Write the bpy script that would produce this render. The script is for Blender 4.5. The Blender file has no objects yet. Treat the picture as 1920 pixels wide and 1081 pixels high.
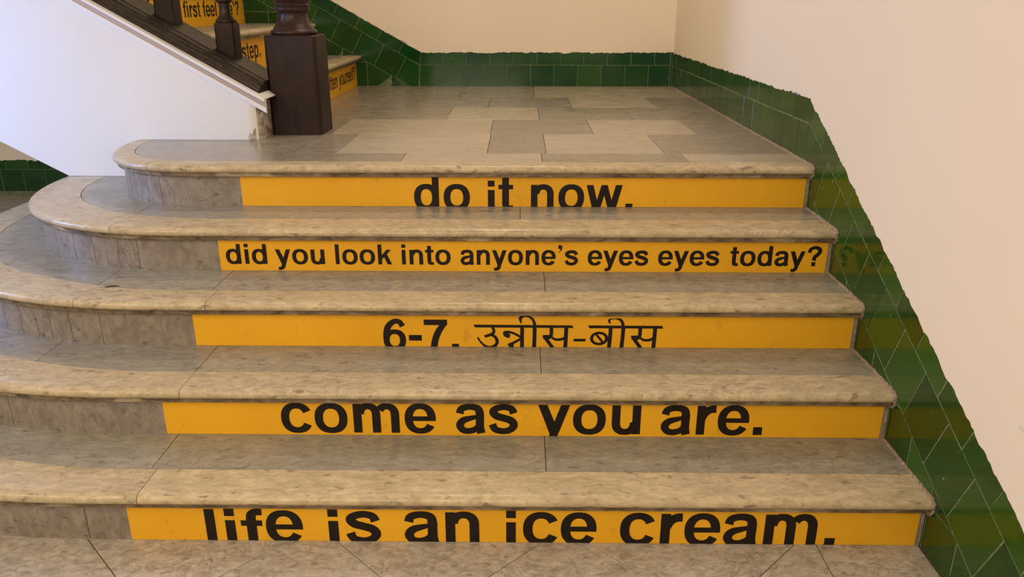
import bpy, math, random
from mathutils import Matrix, Vector
random.seed(7)
SC = bpy.context.scene
COL = SC.collection
PI = math.pi

# ------------------------------------------------------------------ camera
cam = bpy.data.cameras.new('camera')
cam.sensor_fit = 'HORIZONTAL'
cam.sensor_width = 36.0
cam.lens = 1480.0 / 1920.0 * 36.0
cam.clip_start = 0.02
co = bpy.data.objects.new('camera', cam)
COL.objects.link(co)
yaw, pit, rol = -0.011, 0.3479, 0.0006
fwd = Vector((math.sin(yaw) * math.cos(pit), math.cos(yaw) * math.cos(pit), -math.sin(pit)))
rgt = Vector((math.cos(yaw), -math.sin(yaw), 0))
upv = rgt.cross(fwd)
r2 = rgt * math.cos(rol) + upv * math.sin(rol)
u2 = -rgt * math.sin(rol) + upv * math.cos(rol)
co.matrix_world = Matrix(((r2.x, u2.x, -fwd.x, 1.0111), (r2.y, u2.y, -fwd.y, -1.7014),
                          (r2.z, u2.z, -fwd.z, 1.3171), (0, 0, 0, 1)))
SC.camera = co

# ------------------------------------------------------------------ world, lights, exposure
W_ = bpy.data.worlds.new('world')
SC.world = W_
W_.use_nodes = True
W_.node_tree.nodes['Background'].inputs[0].default_value = (1.0, 0.87, 0.75, 1)
W_.node_tree.nodes['Background'].inputs[1].default_value = 0.47


def area(name, loc, target, sx, sy, power, color, spread=180):
    l = bpy.data.lights.new(name, 'AREA')
    l.shape = 'RECTANGLE'
    l.size, l.size_y = sx, sy
    l.energy = power
    l.color = color
    l.spread = math.radians(spread)
    o = bpy.data.objects.new(name, l)
    COL.objects.link(o)
    o.location = loc
    o.rotation_euler = (Vector(target) - Vector(loc)).to_track_quat('-Z', 'Y').to_euler()
    return o


area('hall_lamp', (0.1, -2.7, 2.15), (0.5, 0.4, 0.2), 1.9, 1.1, 56, (1.0, 0.80, 0.56))
area('stairwell_lamp', (-1.8, -1.5, 2.5), (1.2, 0.9, 0.4), 1.0, 0.7, 26, (1.0, 0.80, 0.56))
area('corridor_fill', (-4.5, 0.4, 2.6), (1.5, 1.5, 0.9), 1.0, 1.2, 34, (1.0, 0.82, 0.60))  # added fill from the far left, lifts the wall tones; no known fixture
area('landing_fill', (0.9, 2.0, 3.3), (0.9, 2.3, 0), 0.9, 0.5, 27, (1.0, 0.80, 0.59))  # unseen fill added above the landing to brighten the back wall
area('window_light', (-2.7, 0.8, 1.3), (-1.0, 1.6, 1.0), 0.7, 0.9, 31, (0.12, 0.36, 1.0), 130)
area('doorway_light', (-1.80, -3.0, 1.17), (-0.2, 3.86, 1.25), 0.5, 0.14, 1.6, (0.25, 0.72, 1.0))
SC.view_settings.view_transform = 'Standard'
SC.view_settings.look = 'None'
SC.view_settings.exposure = 0.0
SC.view_settings.gamma = 1.0
SC.view_settings.use_curve_mapping = False
SC.cycles.max_bounces = 8

# ------------------------------------------------------------------ materials


class NT:
    def __init__(s, name):
        s.m = bpy.data.materials.new(name)
        s.m.use_nodes = True
        s.t = s.m.node_tree
        s.b = s.t.nodes['Principled BSDF']
        s.pos = s.n('ShaderNodeNewGeometry').outputs['Position']
        s.rnd = s.n('ShaderNodeObjectInfo').outputs['Random']

    def n(s, ty, **kw):
        x = s.t.nodes.new(ty)
        for k, v in kw.items():
            setattr(x, k, v)
        return x

    def l(s, a, b):
        s.t.links.new(a, b)

    def shifted(s, amt=9.0, scale=(1, 1, 1)):
        v = s.n('ShaderNodeVectorMath', operation='MULTIPLY')
        s.l(s.pos, v.inputs[0])
        v.inputs[1].default_value = scale
        c = s.n('ShaderNodeMath', operation='MULTIPLY')
        s.l(s.rnd, c.inputs[0])
        c.inputs[1].default_value = amt
        a = s.n('ShaderNodeVectorMath', operation='ADD')
        s.l(v.outputs[0], a.inputs[0])
        s.l(c.outputs[0], a.inputs[1])
        return a.outputs[0]

    def noise(s, vec, scale, detail=4, rough=0.55, dist=0.0):
        x = s.n('ShaderNodeTexNoise')
        s.l(vec, x.inputs['Vector'])
        x.inputs['Scale'].default_value = scale
        x.inputs['Detail'].default_value = detail
        x.inputs['Roughness'].default_value = rough
        x.inputs['Distortion'].default_value = dist
        return x.outputs['Fac']

    def ramp(s, fac, stops):
        r = s.n('ShaderNodeValToRGB')
        s.l(fac, r.inputs[0])
        e = r.color_ramp.elements
        while len(e) < len(stops):
            e.new(0.5)
        for el, (p, c) in zip(e, stops):
            el.position = p
            el.color = (c[0], c[1], c[2], 1) if not isinstance(c, (int, float)) else (c, c, c, 1)
        return r.outputs[0]

    def mix(s, fac, a, b, mode='MIX'):
        x = s.n('ShaderNodeMix', data_type='RGBA', blend_type=mode)
        for inp, v in ((x.inputs[0], fac), (x.inputs[6], a), (x.inputs[7], b)):
            if isinstance(v, (int, float)):
                inp.default_value = v
            elif isinstance(v, tuple):
                inp.default_value = (v[0], v[1], v[2], 1)
            else:
                s.l(v, inp)
        return x.outputs[2]

    def out(s, col, rough=0.5, bump=None, bstr=0.1, bdist=0.002, spec=0.5):
        if isinstance(col, tuple):
            s.b.inputs['Base Color'].default_value = (*col, 1)
        else:
            s.l(col, s.b.inputs['Base Color'])
        if isinstance(rough, (int, float)):
            s.b.inputs['Roughness'].default_value = rough
        else:
            s.l(rough, s.b.inputs['Roughness'])
        s.b.inputs['Specular IOR Level'].default_value = spec
        if bump is not None:
            bp = s.n('ShaderNodeBump')
            bp.inputs['Strength'].default_value = bstr
            bp.inputs['Distance'].default_value = bdist
            s.l(bump, bp.inputs['Height'])
            s.l(bp.outputs[0], s.b.inputs['Normal'])
        return s.m


def marble(name, light, dark, vein, tone, vscale=(1, 1.6, 1), rough=(0.22, 0.42), spots=0.5, veins=0.6):
    t = NT(name)
    v = t.shifted(9.0, vscale)
    big = t.noise(v, 3.2, 5, 0.6, 1.6)
    base = t.mix(t.ramp(big, [(0.34, 0.0), (0.66, 1.0)]), dark, light)
    # object to object tone
    base = t.mix(t.ramp(t.rnd, [(0.0, 0.0), (1.0, 0.85)]), base, tone)
    # fine mottling
    mv = t.n('ShaderNodeVectorMath', operation='MULTIPLY')
    t.l(v, mv.inputs[0])
    mv.inputs[1].default_value = (1.0, 1.5, 1.0)
    mot = t.noise(mv.outputs[0], 24, 8, 0.68, 0.8)
    base = t.mix(0.52, base, t.mix(t.ramp(mot, [(0.36, 0.0), (0.64, 1.0)]), vein, light), 'MIX')
    # veins
    w = t.noise(v, 5.5, 8, 0.62, 2.4)
    line = t.ramp(w, [(0.465, 0.0), (0.496, 1.0), (0.53, 0.0)])
    msk = t.ramp(t.noise(v, 2.1, 3), [(0.42, 0.0), (0.62, veins)])
    vm = t.n('ShaderNodeMath', operation='MULTIPLY')
    t.l(line, vm.inputs[0])
    t.l(msk, vm.inputs[1])
    base = t.mix(vm.outputs[0], base, vein)
    # small dark flecks, stretched
    fv = t.n('ShaderNodeVectorMath', operation='MULTIPLY')
    t.l(t.pos, fv.inputs[0])
    fv.inputs[1].default_value = (0.55, 1.2, 1.2)
    fl = t.noise(fv.outputs[0], 42, 3, 0.55, 0.4)
    base = t.mix(t.ramp(fl, [(0.62, 0.0), (0.70, spots)]), base, tuple(c * 0.42 for c in vein))
    ro = t.ramp(t.noise(t.pos, 9, 4), [(0.3, rough[0]), (0.7, rough[1])])
    return t.out(base, ro, mot, 0.06, 0.001, 0.34)


M = {}
M['nosing'] = marble('cream_marble', (0.640, 0.520, 0.330), (0.450, 0.350, 0.210), (0.240, 0.192, 0.118), (0.496, 0.416, 0.274), spots=0.6, veins=0.5)
M['tread'] = marble('grey_marble', (0.371, 0.344, 0.268), (0.247, 0.227, 0.175), (0.144, 0.127, 0.098), (0.412, 0.381, 0.299), veins=0.5)
M['riser'] = marble('riser_marble', (0.336, 0.296, 0.248), (0.216, 0.188, 0.160), (0.128, 0.100, 0.080), (0.288, 0.232, 0.176), vscale=(1.4, 1.4, 0.8), rough=(0.25, 0.45))
M['landing'] = marble('landing_marble', (0.345, 0.315, 0.255), (0.205, 0.182, 0.142), (0.150, 0.130, 0.100), (0.370, 0.310, 0.225), vscale=(0.7, 2.4, 1), rough=(0.14, 0.28), spots=0.25)
M['landing_pale'] = marble('pale_landing_marble', (0.520, 0.455, 0.350), (0.370, 0.312, 0.230), (0.270, 0.234, 0.171), (0.504, 0.432, 0.324), vscale=(0.6, 2.8, 1), rough=(0.14, 0.28), spots=0.25)
M['floor'] = marble('floor_marble', (0.62, 0.57, 0.49), (0.34, 0.30, 0.24), (0.20, 0.165, 0.13), (0.34, 0.30, 0.25), vscale=(1.3, 1.3, 1))


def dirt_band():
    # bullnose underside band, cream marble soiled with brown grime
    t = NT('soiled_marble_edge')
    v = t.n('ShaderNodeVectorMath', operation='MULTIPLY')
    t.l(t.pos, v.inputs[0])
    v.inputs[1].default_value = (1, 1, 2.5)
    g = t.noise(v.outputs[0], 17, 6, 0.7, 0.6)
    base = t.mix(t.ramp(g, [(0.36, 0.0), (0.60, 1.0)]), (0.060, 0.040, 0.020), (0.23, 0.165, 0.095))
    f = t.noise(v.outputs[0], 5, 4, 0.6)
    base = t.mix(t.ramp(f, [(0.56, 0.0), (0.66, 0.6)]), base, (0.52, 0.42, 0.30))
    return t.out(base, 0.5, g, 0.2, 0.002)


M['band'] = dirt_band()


def simple(name, c1, c2, scale, rough, bump=0.1, detail=4, spec=0.5, lo=0.35, hi=0.65, bdist=0.002):
    t = NT(name)
    n = t.noise(t.pos, scale, detail, 0.6)
    return t.out(t.mix(t.ramp(n, [(lo, 0.0), (hi, 1.0)]), c1, c2), rough, n, bump, bdist, spec)


def plaster(name, c, stain=True):
    t = NT(name)
    big = t.noise(t.pos, 1.1, 4, 0.5)
    col = t.mix(t.ramp(big, [(0.3, 0.0), (0.7, 1.0)]), tuple(x * 0.95 for x in c), c)
    if stain:
        fl = t.noise(t.pos, 21, 2, 0.5, 1.0)
        col = t.mix(t.ramp(fl, [(0.735, 0.0), (0.78, 0.35)]), col, tuple(x * 0.55 for x in c))
    return t.out(col, 0.75, t.noise(t.pos, 14, 5), 0.10, 0.004, 0.15)


M['wall'] = plaster('cream_wall_paint', (0.88, 0.785, 0.65))
M['white'] = plaster('white_wall_paint', (0.76, 0.76, 0.765), stain=False)
M['cove'] = plaster('beige_cove', (0.50, 0.40, 0.31), False)  # darker beige than the white rest of the cornice
M['ceil'] = plaster('ceiling_paint', (0.78, 0.76, 0.72), False)
M['grout'] = simple('grout', (0.22, 0.25, 0.13), (0.09, 0.14, 0.05), 45, 0.85, 0.1)
M['mortar'] = simple('mortar', (0.13, 0.10, 0.07), (0.20, 0.16, 0.12), 40, 0.9, 0.3)
M['edge_mortar'] = simple('edge_mortar', (0.36, 0.26, 0.19), (0.20, 0.14, 0.10), 90, 0.9, 0.8)
M['damp'] = simple('damp_render', (0.50, 0.44, 0.36), (0.17, 0.14, 0.09), 26, 0.9, 0.5, lo=0.38, hi=0.60)
M['leaf'] = simple('dry_leaf', (0.07, 0.05, 0.02), (0.03, 0.02, 0.01), 60, 0.6)


def tile_mat(name, a, b, c):
    t = NT(name)
    n = t.noise(t.shifted(5), 7, 4, 0.6, 0.5)
    col = t.mix(t.ramp(n, [(0.3, 0.0), (0.7, 1.0)]), a, b)
    col = t.mix(t.ramp(t.rnd, [(0.0, 0.0), (0.55, 0.15), (1.0, 0.9)]), col, c)
    sp = t.noise(t.pos, 55, 2, 0.5)
    col = t.mix(t.ramp(sp, [(0.745, 0.0), (0.775, 0.55)]), col, (0.35, 0.38, 0.30))
    # scratches
    v = t.n('ShaderNodeVectorMath', operation='MULTIPLY')
    t.l(t.pos, v.inputs[0])
    v.inputs[1].default_value = (6, 6, 0.9)
    sc = t.noise(v.outputs[0], 12, 2, 0.5)
    col = t.mix(t.ramp(sc, [(0.755, 0.0), (0.77, 0.30)]), col, (0.30, 0.36, 0.26))
    ro = t.ramp(t.noise(t.pos, 11, 4), [(0.3, 0.06), (0.7, 0.15)])
    return t.out(col, ro, t.noise(t.pos, 16, 2), 0.05, 0.004, 0.42)


M['tile'] = tile_mat('green_glazed_tile', (0.004, 0.040, 0.010), (0.009, 0.066, 0.015), (0.018, 0.090, 0.014))
M['tile_r'] = tile_mat('olive_green_glazed_tile', (0.010, 0.040, 0.006), (0.016, 0.060, 0.006), (0.028, 0.095, 0.008))


def vinyl():
    t = NT('yellow_vinyl')
    n = t.noise(t.pos, 2.5, 3)
    col = t.mix(t.ramp(n, [(0.3, 0.0), (0.7, 1.0)]), (0.74, 0.375, 0.012), (0.82, 0.43, 0.016))
    sm = t.noise(t.pos, 15, 3, 0.5, 1.5)
    col = t.mix(t.ramp(sm, [(0.66, 0.0), (0.74, 0.4)]), col, (0.50, 0.24, 0.02))
    return t.out(col, 0.38, t.noise(t.pos, 9, 3), 0.12, 0.003, 0.4)


M['vinyl'] = vinyl()
M['black'] = simple('black_vinyl_print', (0.010, 0.006, 0.004), (0.014, 0.009, 0.006), 30, 0.5, 0.02, spec=0.25)


def wood(name, a, b, rough):
    t = NT(name)
    v = t.n('ShaderNodeVectorMath', operation='MULTIPLY')
    t.l(t.pos, v.inputs[0])
    v.inputs[1].default_value = (1, 1, 0.12)
    n = t.noise(v.outputs[0], 40, 5, 0.65, 0.6)
    col = t.mix(t.ramp(n, [(0.35, 0.0), (0.65, 1.0)]), a, b)
    s = t.noise(t.pos, 70, 3, 0.5)
    col = t.mix(t.ramp(s, [(0.70, 0.0), (0.78, 0.3)]), col, (0.30, 0.25, 0.22))
    return t.out(col, rough, n, 0.25, 0.0015, 0.28)


M['wood'] = wood('dark_varnished_wood', (0.022, 0.011, 0.008), (0.050, 0.026, 0.019), 0.36)
M['wood_block'] = wood('dark_painted_wood', (0.014, 0.0055, 0.0050), (0.028, 0.012, 0.010), 0.55)
M['rail'] = wood('dusty_dark_wood', (0.012, 0.008, 0.006), (0.048, 0.035, 0.026), 0.34)

# ------------------------------------------------------------------ object helpers


def wloc(o):
    v = Vector((0, 0, 0))
    while o is not None:
        v += o.location
        o = o.parent
    return v


def obj(name, verts, faces, mat, parent=None, smooth=None, mats=None, fmat=None):
    base = wloc(parent) if parent is not None else Vector((0, 0, 0))
    me = bpy.data.meshes.new(name)
    me.from_pydata([tuple(Vector(v) - base) for v in verts], [], faces)
    me.update()
    for m in (mats or [mat]):
        me.materials.append(m)
    if fmat:
        for p, i in zip(me.polygons, fmat):
            p.material_index = i
    if smooth is not None:
        for p in me.polygons:
            p.use_smooth = True
        me.set_sharp_from_angle(angle=math.radians(smooth))
    o = bpy.data.objects.new(name, me)
    COL.objects.link(o)
    if parent is not None:
        o.parent = parent
    return o


def empty(name, loc, parent=None):
    o = bpy.data.objects.new(name, None)
    o.empty_display_size = 0.1
    COL.objects.link(o)
    o.location = Vector(loc) - (wloc(parent) if parent else Vector((0, 0, 0)))
    if parent:
        o.parent = parent
    return o


def tag(o, label=None, cat=None, group=None, kind=None):
    for k, v in (('label', label), ('category', cat), ('group', group), ('kind', kind)):
        if v:
            o[k] = v
    return o


def area2(p):
    return 0.5 * sum(p[i][0] * p[(i + 1) % len(p)][1] - p[(i + 1) % len(p)][0] * p[i][1] for i in range(len(p)))


def clip_half(poly, a, b, c):       # keep a*x+b*y <= c
    out = []
    for i in range(len(poly)):
        p, q = poly[i], poly[(i + 1) % len(poly)]
        dp, dq = a * p[0] + b * p[1] - c, a * q[0] + b * q[1] - c
        if dp <= 0:
            out.append(p)
        if (dp < 0 < dq) or (dq < 0 < dp):
            t = dp / (dp - dq)
            out.append((p[0] + t * (q[0] - p[0]), p[1] + t * (q[1] - p[1])))
    return out


def clip_convex(poly, region, inset=0.0):
    if area2(region) < 0:
        region = region[::-1]
    for i in range(len(region)):
        p, q = region[i], region[(i + 1) % len(region)]
        dx, dy = q[0] - p[0], q[1] - p[1]
        L = math.hypot(dx, dy)
        if L < 1e-9:
            continue
        a, b = dy / L, -dx / L
        poly = clip_half(poly, a, b, a * p[0] + b * p[1] - inset)
        if len(poly) < 3:
            return []
    return poly


def prism(name, poly, d0, d1, fr, mat, parent, bev=0.0015, tilt=0.0):
    """poly in (u,v), extruded from depth d0 to d1 through frame fr(u,v,d)."""
    cl = []
    for p in poly:
        if not cl or math.hypot(p[0] - cl[-1][0], p[1] - cl[-1][1]) > 4e-4:
            cl.append(p)
    if len(cl) > 2 and math.hypot(cl[0][0] - cl[-1][0], cl[0][1] - cl[-1][1]) < 4e-4:
        cl.pop()
    if len(cl) < 3 or abs(area2(cl)) < 1e-4:
        return None
    if area2(cl) < 0:
        cl = cl[::-1]
    n = len(cl)
    cx, cy = sum(p[0] for p in cl) / n, sum(p[1] for p in cl) / n
    ta, tb = random.uniform(-tilt, tilt), random.uniform(-tilt, tilt)
    V = [fr(p[0], p[1], d0) for p in cl]
    V += [fr(p[0], p[1], d1 - bev + ta * (p[0] - cx) + tb * (p[1] - cy)) for p in cl]
    for i in range(n):      # inset ring by averaging edge normals
        a, b, c = cl[i - 1], cl[i], cl[(i + 1) % n]
        e1 = Vector((b[0] - a[0], b[1] - a[1])).normalized()
        e2 = Vector((c[0] - b[0], c[1] - b[1])).normalized()
        nn = Vector((-e1.y - e2.y, e1.x + e2.x))
        k = 2.0 / max(nn.length_squared, 0.7)
        u, v = b[0] + nn.x * k * bev, b[1] + nn.y * k * bev
        V.append(fr(u, v, d1 + ta * (u - cx) + tb * (v - cy)))
    F = [tuple(reversed(range(n)))]
    for r in (0, 1):
        for i in range(n):
            j = (i + 1) % n
            F.append((r * n + i, r * n + j, (r + 1) * n + j, (r + 1) * n + i))
    F.append(tuple(range(2 * n, 3 * n)))
    return obj(name, V, F, mat, parent)


def box(name, a, b, mat, parent=None):
    x0, y0, z0 = a
    x1, y1, z1 = b
    V = [(x, y, z) for z in (z0, z1) for (x, y) in ((x0, y0), (x1, y0), (x1, y1), (x0, y1))]
    F = [(3, 2, 1, 0), (4, 5, 6, 7), (0, 1, 5, 4), (1, 2, 6, 5), (2, 3, 7, 6), (3, 0, 4, 7)]
    return obj(name, V, F, mat, parent)


# ------------------------------------------------------------------ dimensions
H = 0.155
T = 0.2712
RY = [0.0, T, 2 * T, 3 * T, 1.088]
WX = 2.041                      # finished tile face of the right wall
BY = 3.86                       # finished tile face of the back wall
YB = 1.6                        # face of the white flight wall
ZL = 5 * H

# ------------------------------------------------------------------ floor
floor = box('floor', (-5, -3.2, -0.1), (2.05, 3.87, -0.006), M['mortar'])
tag(floor, 'grey beige marble floor laid in diagonal slabs at the foot of the stairs', kind='structure')
PER = 0.653
reg1 = [(-5, -1.6), (1.779, -1.6), (1.779, 0.06), (-5, 0.06)]
reg2 = [(-3.6, 0.06), (-1.75, 0.06), (-1.75, 1.0), (-1.1, 1.7), (-1.1, 3.86), (-3.6, 3.86)]
fr_floor = lambda u, v, d: (u, v, d)
g = 0.0016
for i in range(-14, 16):
    for j in range(-16, 12):
        s0, s1 = -0.114 + PER * i + g, -0.114 + PER * (i + 1) - g      # x + y
        d0, d1 = -0.237 + PER * j + g, -0.237 + PER * (j + 1) - g      # x - y
        q = [((s + d) / 2, (s - d) / 2) for s, d in ((s0, d0), (s1, d0), (s1, d1), (s0, d1))]
        cx, cy = sum(p[0] for p in q) / 4, sum(p[1] for p in q) / 4
        if cy < 0.25:
            c = clip_convex(q, [(-5, -3.2), (1.779, -3.2), (1.779, 0.55), (-5, 0.55)], 0.001)
        elif cx < -1.0 or cy < 0.75:
            c = clip_convex(q, [(-5, 0.0), (1.779, 0.0), (1.779, 3.86), (-5, 3.86)], 0.001)
        else:
            continue
        if c:
            prism('floor_slab', c, -0.012, 0.0, fr_floor, M['floor'], floor, 0.001)
for y0, y1 in ((-3.2, -2.4), (-2.4, -1.56), (-1.56, -0.72), (-0.72, 0.06)):
    prism('floor_slab', [(1.7805, y0 + .001), (2.04, y0 + .001), (2.04, y1 - .001), (1.7805, y1 - .001)], -0.012, 0.0, fr_floor, M['floor'], floor, 0.001)

# ------------------------------------------------------------------ walls, ceiling
wr = box('wall_right', (2.05, -3.2, -0.1), (2.25, 4.07, 3.4), M['wall'])
tag(wr, 'cream painted wall to the right of the stairs', kind='structure')
wb = box('wall_back', (-5, 3.87, -0.1), (2.05, 4.07, 3.4), M['wall'])
tag(wb, 'cream painted wall behind the landing', kind='structure')
wf = box('wall_left', (-5.2, 0.2, -0.1), (-5, 4.07, 3.4), M['wall'])
tag(wf, 'cream painted far wall of the passage to the left of the stairs', kind='structure')
ce = box('ceiling', (-5, -3.2, 3.4), (2.25, 4.07, 3.5), M['ceil'])
tag(ce, 'plain painted ceiling over the stairwell', kind='structure')

# ------------------------------------------------------------------ green tile baseboards


def tile_grid(parent, region, org, sdir, s_list, w0, w1, fr, mat, gap=0.0030, th=0.009):
    """cells along sdir between consecutive s in s_list, across from w0 to w1 (left normal of sdir)."""
    nx, ny = -sdir[1], sdir[0]
    for a, b in zip(s_list[:-1], s_list[1:]):
        q = []
        for s, w in ((a + gap / 2, w0 + gap / 2), (b - gap / 2, w0 + gap / 2), (b - gap / 2, w1 - gap / 2), (a + gap / 2, w1 - gap / 2)):
            q.append((org[0] + s * sdir[0] + w * nx, org[1] + s * sdir[1] + w * ny))
        c = clip_convex(q, region, gap / 2) if region else q
        if c:
            prism('tile', c, 0.001, th + random.uniform(-0.0006, 0.0006), fr, mat, parent, 0.0012, 0.006)


def paint_edge(parent, pts, fr, mat, amp=0.004, d=0.0104, vtop=3.39):
    """ragged lower edge of the wall paint lapping over the tile tops."""
    V, F = [], []
    cols, r = [], 0.0
    for q, (a, b) in enumerate(zip(pts[:-1], pts[1:])):
        n = max(2, int(math.hypot(b[0] - a[0], b[1] - a[1]) / 0.011))
        for i in range(0 if q == 0 else 1, n + 1):
            r = 0.6 * r + random.uniform(-amp, amp)
            e = max(-0.009, min(0.006, r))
            cols.append((a[0] + (b[0] - a[0]) * i / n, a[1] + (b[1] - a[1]) * i / n + e))
    for (x, y) in cols:
        V += [fr(x, y, d), fr(x, max(y + 0.02, vtop), d), fr(x, y, 0.001)]
    for i in range(len(cols) - 1):
        o = 3 * i
        F += [(o, o + 1, o + 4, o + 3), (o + 2, o, o + 3, o + 5)]
    return obj('plaster_skin', V, F, mat, parent)


# right wall: u = y, v = z
frR = lambda u, v, d: (2.05 - d, u, v)
bR = empty('baseboard_right', (2.05, 1.5, 0.5))
tag(bR, 'dark green glazed tile skirting stepping up the right wall', kind='structure')
SLR = 0.457
aR = math.atan(SLR)
KR = (1.165, 0.91)
KR2 = (KR[0] - (0.91 - 0.135) / SLR, 0.135)
ext = 0.006
backer = [(3.87, 0.7), (3.87, 0.99), (1.18, 0.99), (KR2[0], 0.212), (-2.2, 0.212), (-2.2, 0), (1.1, 0), (1.1, 0.7)]
prism('grout_bed', backer, 0.0, 0.0080, frR, M['grout'], bR, 0.0002)
s = [3.86 - 0.1525 * i for i in range(18)]
s = [x for x in s if x > KR[0] + 0.06] + [KR[0] - 0.012]
tile_grid(bR, [(3.86, 0.77), (3.86, 0.91), (KR[0], 0.91), (1.143, 0.77)], (0, 0.91), (-1, 0), [-x for x in s], 0.0, 0.14, frR, M['tile_r'])
s = [3.80 - 0.1525 * i for i in range(-1, 18)]
s = [min(x, 3.86) for x in s if x > KR[0] + 0.07] + [KR[0] - 0.02]
tile_grid(bR, [(3.86, 0.9), (3.86, 1.0), (1.180, 0.996), (KR[0], 0.91)], (0, 0.9945), (-1, 0), [-x for x in s], 0.0, 0.0845, frR, M['tile_r'])
sd = (-math.cos(aR), -math.sin(aR))
lw = 0.172
low = lambda y: 0.683 + SLR * (y - 1.081)
mid = lambda y: KR[1] + SLR * (y - KR[0])
ylo0 = 1.081 - 0.683 / SLR
regF = [(KR[0], 0.91), (1.138, low(1.138)), (ylo0, 0.0), (KR2[0] + 0.03, 0.0), (KR2[0], 0.135)]
tile_grid(bR, regF, KR, sd, [0.082 + 0.1525 * i for i in range(-2, 14)], 0.0, lw, frR, M['tile_r'])
top = lambda y: 0.997 + SLR * (y - 1.177)
regU = [(1.180, top(1.180)), KR, KR2, (KR2[0] + 0.01, top(KR2[0] + 0.01))]
tile_grid(bR, regU, KR, sd, [0.005 + 0.1525 * i for i in range(-1, 14)], -0.077, 0.0, frR, M['tile_r'])
# upright cut tiles between the sloping course and the steps
ys = [-0.42, -0.28, -0.147, -0.01, 0.127, 0.265, 0.405, 0.54, 0.66, 0.76, 0.90, 1.02, 1.138]
regB = [(1.138, 0.0), (1.138, low(1.138)), (ylo0, 0.0)]
for z0, z1 in ((0, .13), (.13, .285), (.285, .44), (.44, .6), (.6, .76)):
    tile_grid(bR, regB, (0, z1), (-1, 0), [-y for y in reversed(ys)], 0.0, z1 - z0, frR, M['tile_r'])
tile_grid(bR, None, (0, 0.135), (-1, 0), [-KR2[0] + 0.0 + 0.1525 * i for i in range(10)], 0.0, 0.135, frR, M['tile_r'])
tile_grid(bR, None, (0, 0.212), (-1, 0), [-KR2[0] + 0.0 + 0.1525 * i for i in range(10)], 0.0, 0.076, frR, M['tile_r'])
paint_edge(wr, [(3.86, 0.992), (1.181, 0.995), (KR2[0] + 0.01, top(KR2[0] + 0.01)), (-2.1, 0.212)], frR, M['wall'])

# back wall: u = x, v = z
frB = lambda u, v, d: (u, 3.87 - d, v)
bB = empty('baseboard_back', (1.1, 3.87, ZL))
tag(bB, 'green glazed tile skirting along the wall behind the landing and up beside the upper flight', kind='structure')
SLB = 0.56
aB = math.atan(SLB)
KB = (0.322, 0.914)
prism('grout_bed', [(2.04, 0.76), (2.04, 0.99), (0.335, 0.99), (-2.3, 0.99 + SLB * 2.635), (-2.3, 0.76)], 0.0, 0.0080, frB, M['grout'], bB, 0.0002)
s = [KB[0] - 0.005] + [0.433 + 0.1604 * i for i in range(10)] + [2.022]
tile_grid(bB, [(KB[0], 0.914), (0.31, 0.77), (2.022, 0.77), (2.022, 0.914)], (0, 0.77), (1, 0), s, 0.0, 0.144, frB, M['tile'])
s = [KB[0]] + [0.478 + 0.1597 * i for i in range(10)] + [2.022]
tile_grid(bB, [(0.335, 1.0), KB, (2.022, 0.914), (2.022, 1.0)], (0, 0.914), (1, 0), s, 0.0, 0.084, frB, M['tile'])
tile_grid(bB, None, (0, 0.77), (1, 0), [2.0235, 2.039], 0.0, 0.228, frB, M['tile'])
sdB = (math.cos(aB), -math.sin(aB))          # heading down-right towards the knee, cells at negative s
lwB = 0.157
lowB = lambda x: KB[1] + SLB * (KB[0] - x) - lwB / math.cos(aB)
xl0 = KB[0] - (0.77 - (KB[1] - lwB / math.cos(aB))) / SLB
regF = [KB, (0.31, 0.77), (xl0, 0.77), (-2.2, lowB(-2.2)), (-2.2, KB[1] + SLB * (KB[0] + 2.2))]
tile_grid(bB, regF, KB, sdB, [-0.106 - 0.164 * i for i in range(18, -3, -1)], -lwB, 0.0, frB, M['tile'])
regU = [(0.335, 0.998), KB, (-2.2, KB[1] + SLB * (KB[0] + 2.2)), (-2.2, 0.998 + SLB * (0.335 + 2.2))]
tile_grid(bB, regU, KB, sdB, [-0.163 - 0.164 * i for i in range(18, -3, -1)], 0.0, 0.077, frB, M['tile'])
regB = [(xl0, 0.77), (-2.2, 0.77), (-2.2, lowB(-2.2))]
for i in range(9):
    z0 = 0.775 + 0.16 * i
    tile_grid(bB, regB, (0, z0), (1, 0), [-1.80, -1.64, -1.48, -1.32, -1.16, -1.0, -0.84, -0.68, -0.52, -0.36, -0.2, -0.04, 0.125, 0.181, 0.25], 0.0, 0.16, frB, M['tile'])
paint_edge(wb, [(2.04, 0.996), (0.337, 0.996), (-2.2, 0.996 + SLB * (0.335 + 2.2))], frB, M['wall'])

# passage under the upper flight
bL = empty('baseboard_left', (-2.5, 3.87, 0))
tag(bL, 'dark green tile skirting at floor level in the passage under the stairs', kind='structure')
prism('grout_bed', [(-4.9, 0), (-0.2, 0), (-0.2, 0.25), (-4.9, 0.25)], 0.0, 0.0080, frB, M['grout'], bL, 0.0002)
s = [-4.8 + 0.16 * i for i in range(28)]
tile_grid(bL, None, (0, 0.03), (1, 0), s, 0.0, 0.16, frB, M['tile'])
tile_grid(bL, None, (0, 0.19), (1, 0), [x + 0.05 for x in s], 0.0, 0.068, frB, M['tile'])
paint_edge(wb, [(-0.2, 0.256), (-4.8, 0.256)], frB, M['wall'], 0.006, vtop=0.75)

# ------------------------------------------------------------------ step outlines


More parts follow.
